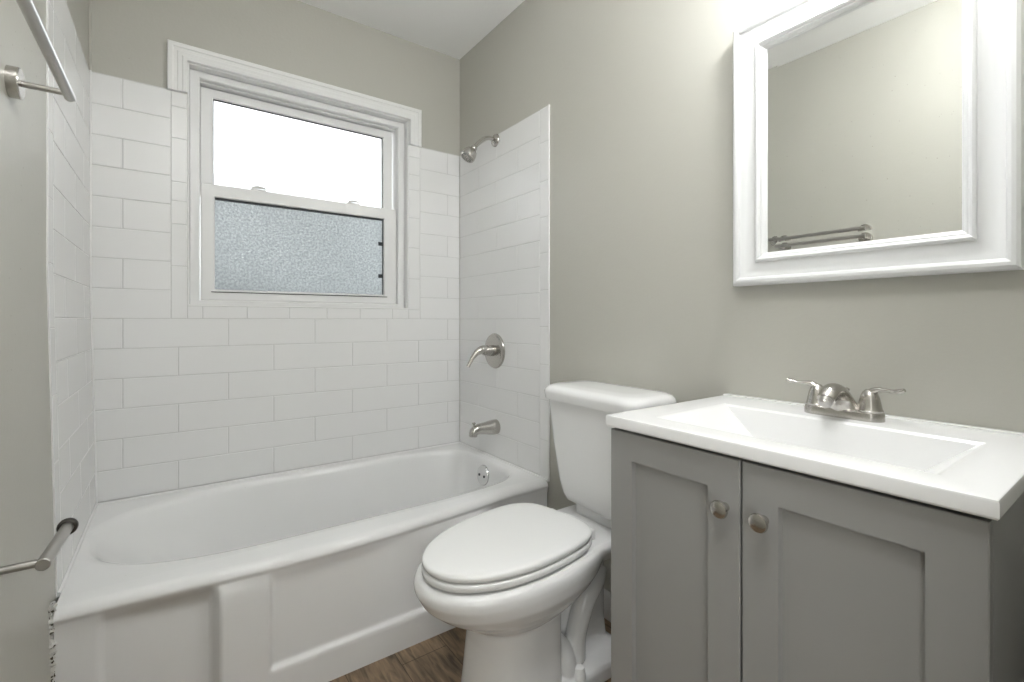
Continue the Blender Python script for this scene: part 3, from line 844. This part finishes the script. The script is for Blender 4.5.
lathe(bm, [(0.002, 0), (0.005, 0.003), (0.0055, 0.007), (0.0, 0.010)], (FX + 0.022, FY, ZV + 0.050), (0.05, 0, 1), n=12)
link('lift_rod', bm, M_nickel, fa)

# ------------------------------------------------------------------ mirror
mir = empty('wall_mirror', (WR, -1.782, 1.13)); tag(mir, 'white framed rectangular mirror on the wall over the sink', 'mirror')
my0, my1, mz0, mz1 = -2.045, -1.519, 1.130, 1.806
prof = [(0.0, 0.001), (0.0, 0.026), (0.002, 0.033), (0.007, 0.0375), (0.013, 0.0385), (0.018, 0.036), (0.0205, 0.031), (0.024, 0.030), (0.030, 0.0268), (0.040, 0.0245), (0.052, 0.0245), (0.058, 0.026), (0.0595, 0.031), (0.064, 0.0335), (0.068, 0.031), (0.070, 0.0265), (0.073, 0.0265), (0.076, 0.024), (0.078, 0.018), (0.080, 0.017), (0.082, 0.012), (0.082, 0.003)]
bm = B()
R = []
for d, h in prof:
    R.append([bm.verts.new((WR - h, y, z)) for y, z in ((my0 + d, mz0 + d), (my1 - d, mz0 + d), (my1 - d, mz1 - d), (my0 + d, mz1 - d))])
R.append(R[0])
for a, b in zip(R, R[1:]):
    for k in range(4): bm.faces.new((a[k], a[(k + 1) % 4], b[(k + 1) % 4], b[k]))
link('frame', bm, M_frame, mir, sharp=32)
# bevelled glass
bm = B(); gx = WR - 0.0125; bw = 0.024; tl = bw * math.tan(math.radians(0.75))
g0, g1, h0, h1 = my0 + 0.081, my1 - 0.081, mz0 + 0.081, mz1 - 0.081
def gr(d, x): return [(x, y, z) for y, z in ((g0 + d, h0 + d), (g1 - d, h0 + d), (g1 - d, h1 - d), (g0 + d, h1 - d))]
loft(bm, [gr(0, WR - 0.004), gr(0, gx - tl), gr(bw, gx)])
link('mirror_glass', bm, M_mirror, mir, sharp=0.1)
for o in bpy.data.objects:
    if o.name.startswith('mirror_glass'):
        for p in o.data.polygons: p.use_smooth = False

# vanity light above the mirror (just out of the picture; it lights the room)
vl = empty('vanity_light', (WR, -1.79, 2.0)); tag(vl, 'globe vanity light on the wall above the mirror', 'lamp')
bm = B(); lathe(bm, [(0.065, 0.0), (0.065, 0.010), (0.055, 0.018), (0.0, 0.020)], (WR, -1.79, 2.0), (-1, 0, 0), n=36)
link('backplate', bm, M_nickel, vl)
bm = B(); tube(bm, [(WR - 0.015, -1.79, 2.0), (WR - 0.08, -1.79, 2.005), (WR - 0.15, -1.79, 2.04), (WR - 0.155, -1.79, 2.06)], 0.008, n=12)
lathe(bm, [(0.032, 0.0), (0.030, -0.02), (0.008, -0.022)], (WR - 0.155, -1.79, 2.05), (0, 0, 1), n=24)
link('arm', bm, M_nickel, vl)
bm = B()
lathe(bm, [(0.028, 0.0), (0.05, -0.012), (0.062, -0.035), (0.065, -0.06), (0.060, -0.085), (0.045, -0.108), (0.02, -0.122), (0.0, -0.125)], (WR - 0.155, -1.79, 2.032), (0, 0, 1), n=28, cap1=False)
link('globe', bm, emit_mat('lit_globe', (0.97, 0.985, 1.0), VANITY_EMIT), vl, sharp=None)

cl = empty('ceiling_fill', (0.45, -1.98, H)); tag(cl, 'added fill globe, out of view, hung over the bathroom entrance', 'ceiling light')  # unseen lamp added as fill for walls and cabinet front
bm = B(); lathe(bm, [(0.065, 0.0), (0.065, 0.014), (0.055, 0.022), (0.012, 0.024)], (0.45, -1.98, H), (0, 0, -1), n=40)
link('canopy', bm, M_nickel, cl)
tube(bm := B(), [(0.45, -1.98, H - 0.02), (0.45, -1.98, H - 0.12)], 0.010, n=12, smooth=False)
link('stem', bm, M_nickel, cl)
bm = B(); lathe(bm, [(0.03, 0.085), (0.08, 0.095), (0.118, 0.125), (0.125, 0.155), (0.115, 0.185), (0.08, 0.212), (0.04, 0.223), (0.0, 0.225)], (0.45, -1.98, H), (0, 0, -1), n=40, cap1=False)
link('glass_dome', bm, emit_mat('lit_fill_dome', (0.97, 0.985, 1.0), DOME_EMIT), cl, sharp=None)

# ------------------------------------------------------------------ towel bar and paper holder on the left wall
tb = empty('towel_bar', (XL, -1.17, 1.468)); tag(tb, 'brushed steel towel bar high on the left wall', 'towel bar')
BX, BZ = 0.076, 1.469
bm = B(); lathe(bm, [(0.0075, -0.0005), (0.009, 0.001), (0.009, 0.404), (0.0075, 0.4055)], (BX, -1.366, BZ), (0, 1, 0), n=28)
link('bar', bm, M_steel, tb)
for y in (-0.980, -1.345):
    bm = B(); lathe(bm, [(0.0055, 0.004), (0.0055, BX - XL - 0.004)], (XL, y, BZ), (1, 0, 0), n=18)
    po = link('post', bm, M_steel, tb)
    bm = B(); lathe(bm, [(0.0275, 0.0), (0.0275, 0.015), (0.026, 0.017), (0.0, 0.0175)], (XL, y, BZ), (1, 0, 0), n=36)
    link('flange', bm, M_nickel, po)

PX, PZ = 0.078, 0.680
ph = empty('toilet_paper_holder', (XL, -1.224, PZ)); tag(ph, 'empty brushed steel paper holder arm low on the left wall', 'toilet paper holder')
bm = B(); lathe(bm, [(0.006, 0.004), (0.006, PX - XL - 0.004)], (XL, -1.218, PZ), (1, 0, 0), n=18)
po = link('post', bm, M_steel, ph)
bm = B(); lathe(bm, [(0.026, 0.0), (0.026, 0.009), (0.0245, 0.0105), (0.0, 0.011)], (XL, -1.218, PZ), (1, 0, 0), n=36)
link('flange', bm, M_nickel, po)
ad = Vector((0.003, 0.172, -0.007)); A0 = Vector((PX + 0.004, -1.230, PZ)); A1 = A0 + ad
bm = B(); lathe(bm, [(0.0078, -0.0005), (0.009, 0.001), (0.009, ad.length)], A0, ad, n=28)
link('arm', bm, M_steel, ph)
bm = B(); lathe(bm, [(0.009, -0.001), (0.0135, 0.0), (0.0145, 0.002), (0.0145, 0.007), (0.013, 0.009), (0.0, 0.009)], A1, ad, n=32)
link('end_cap', bm, M_cap_dark, ph)
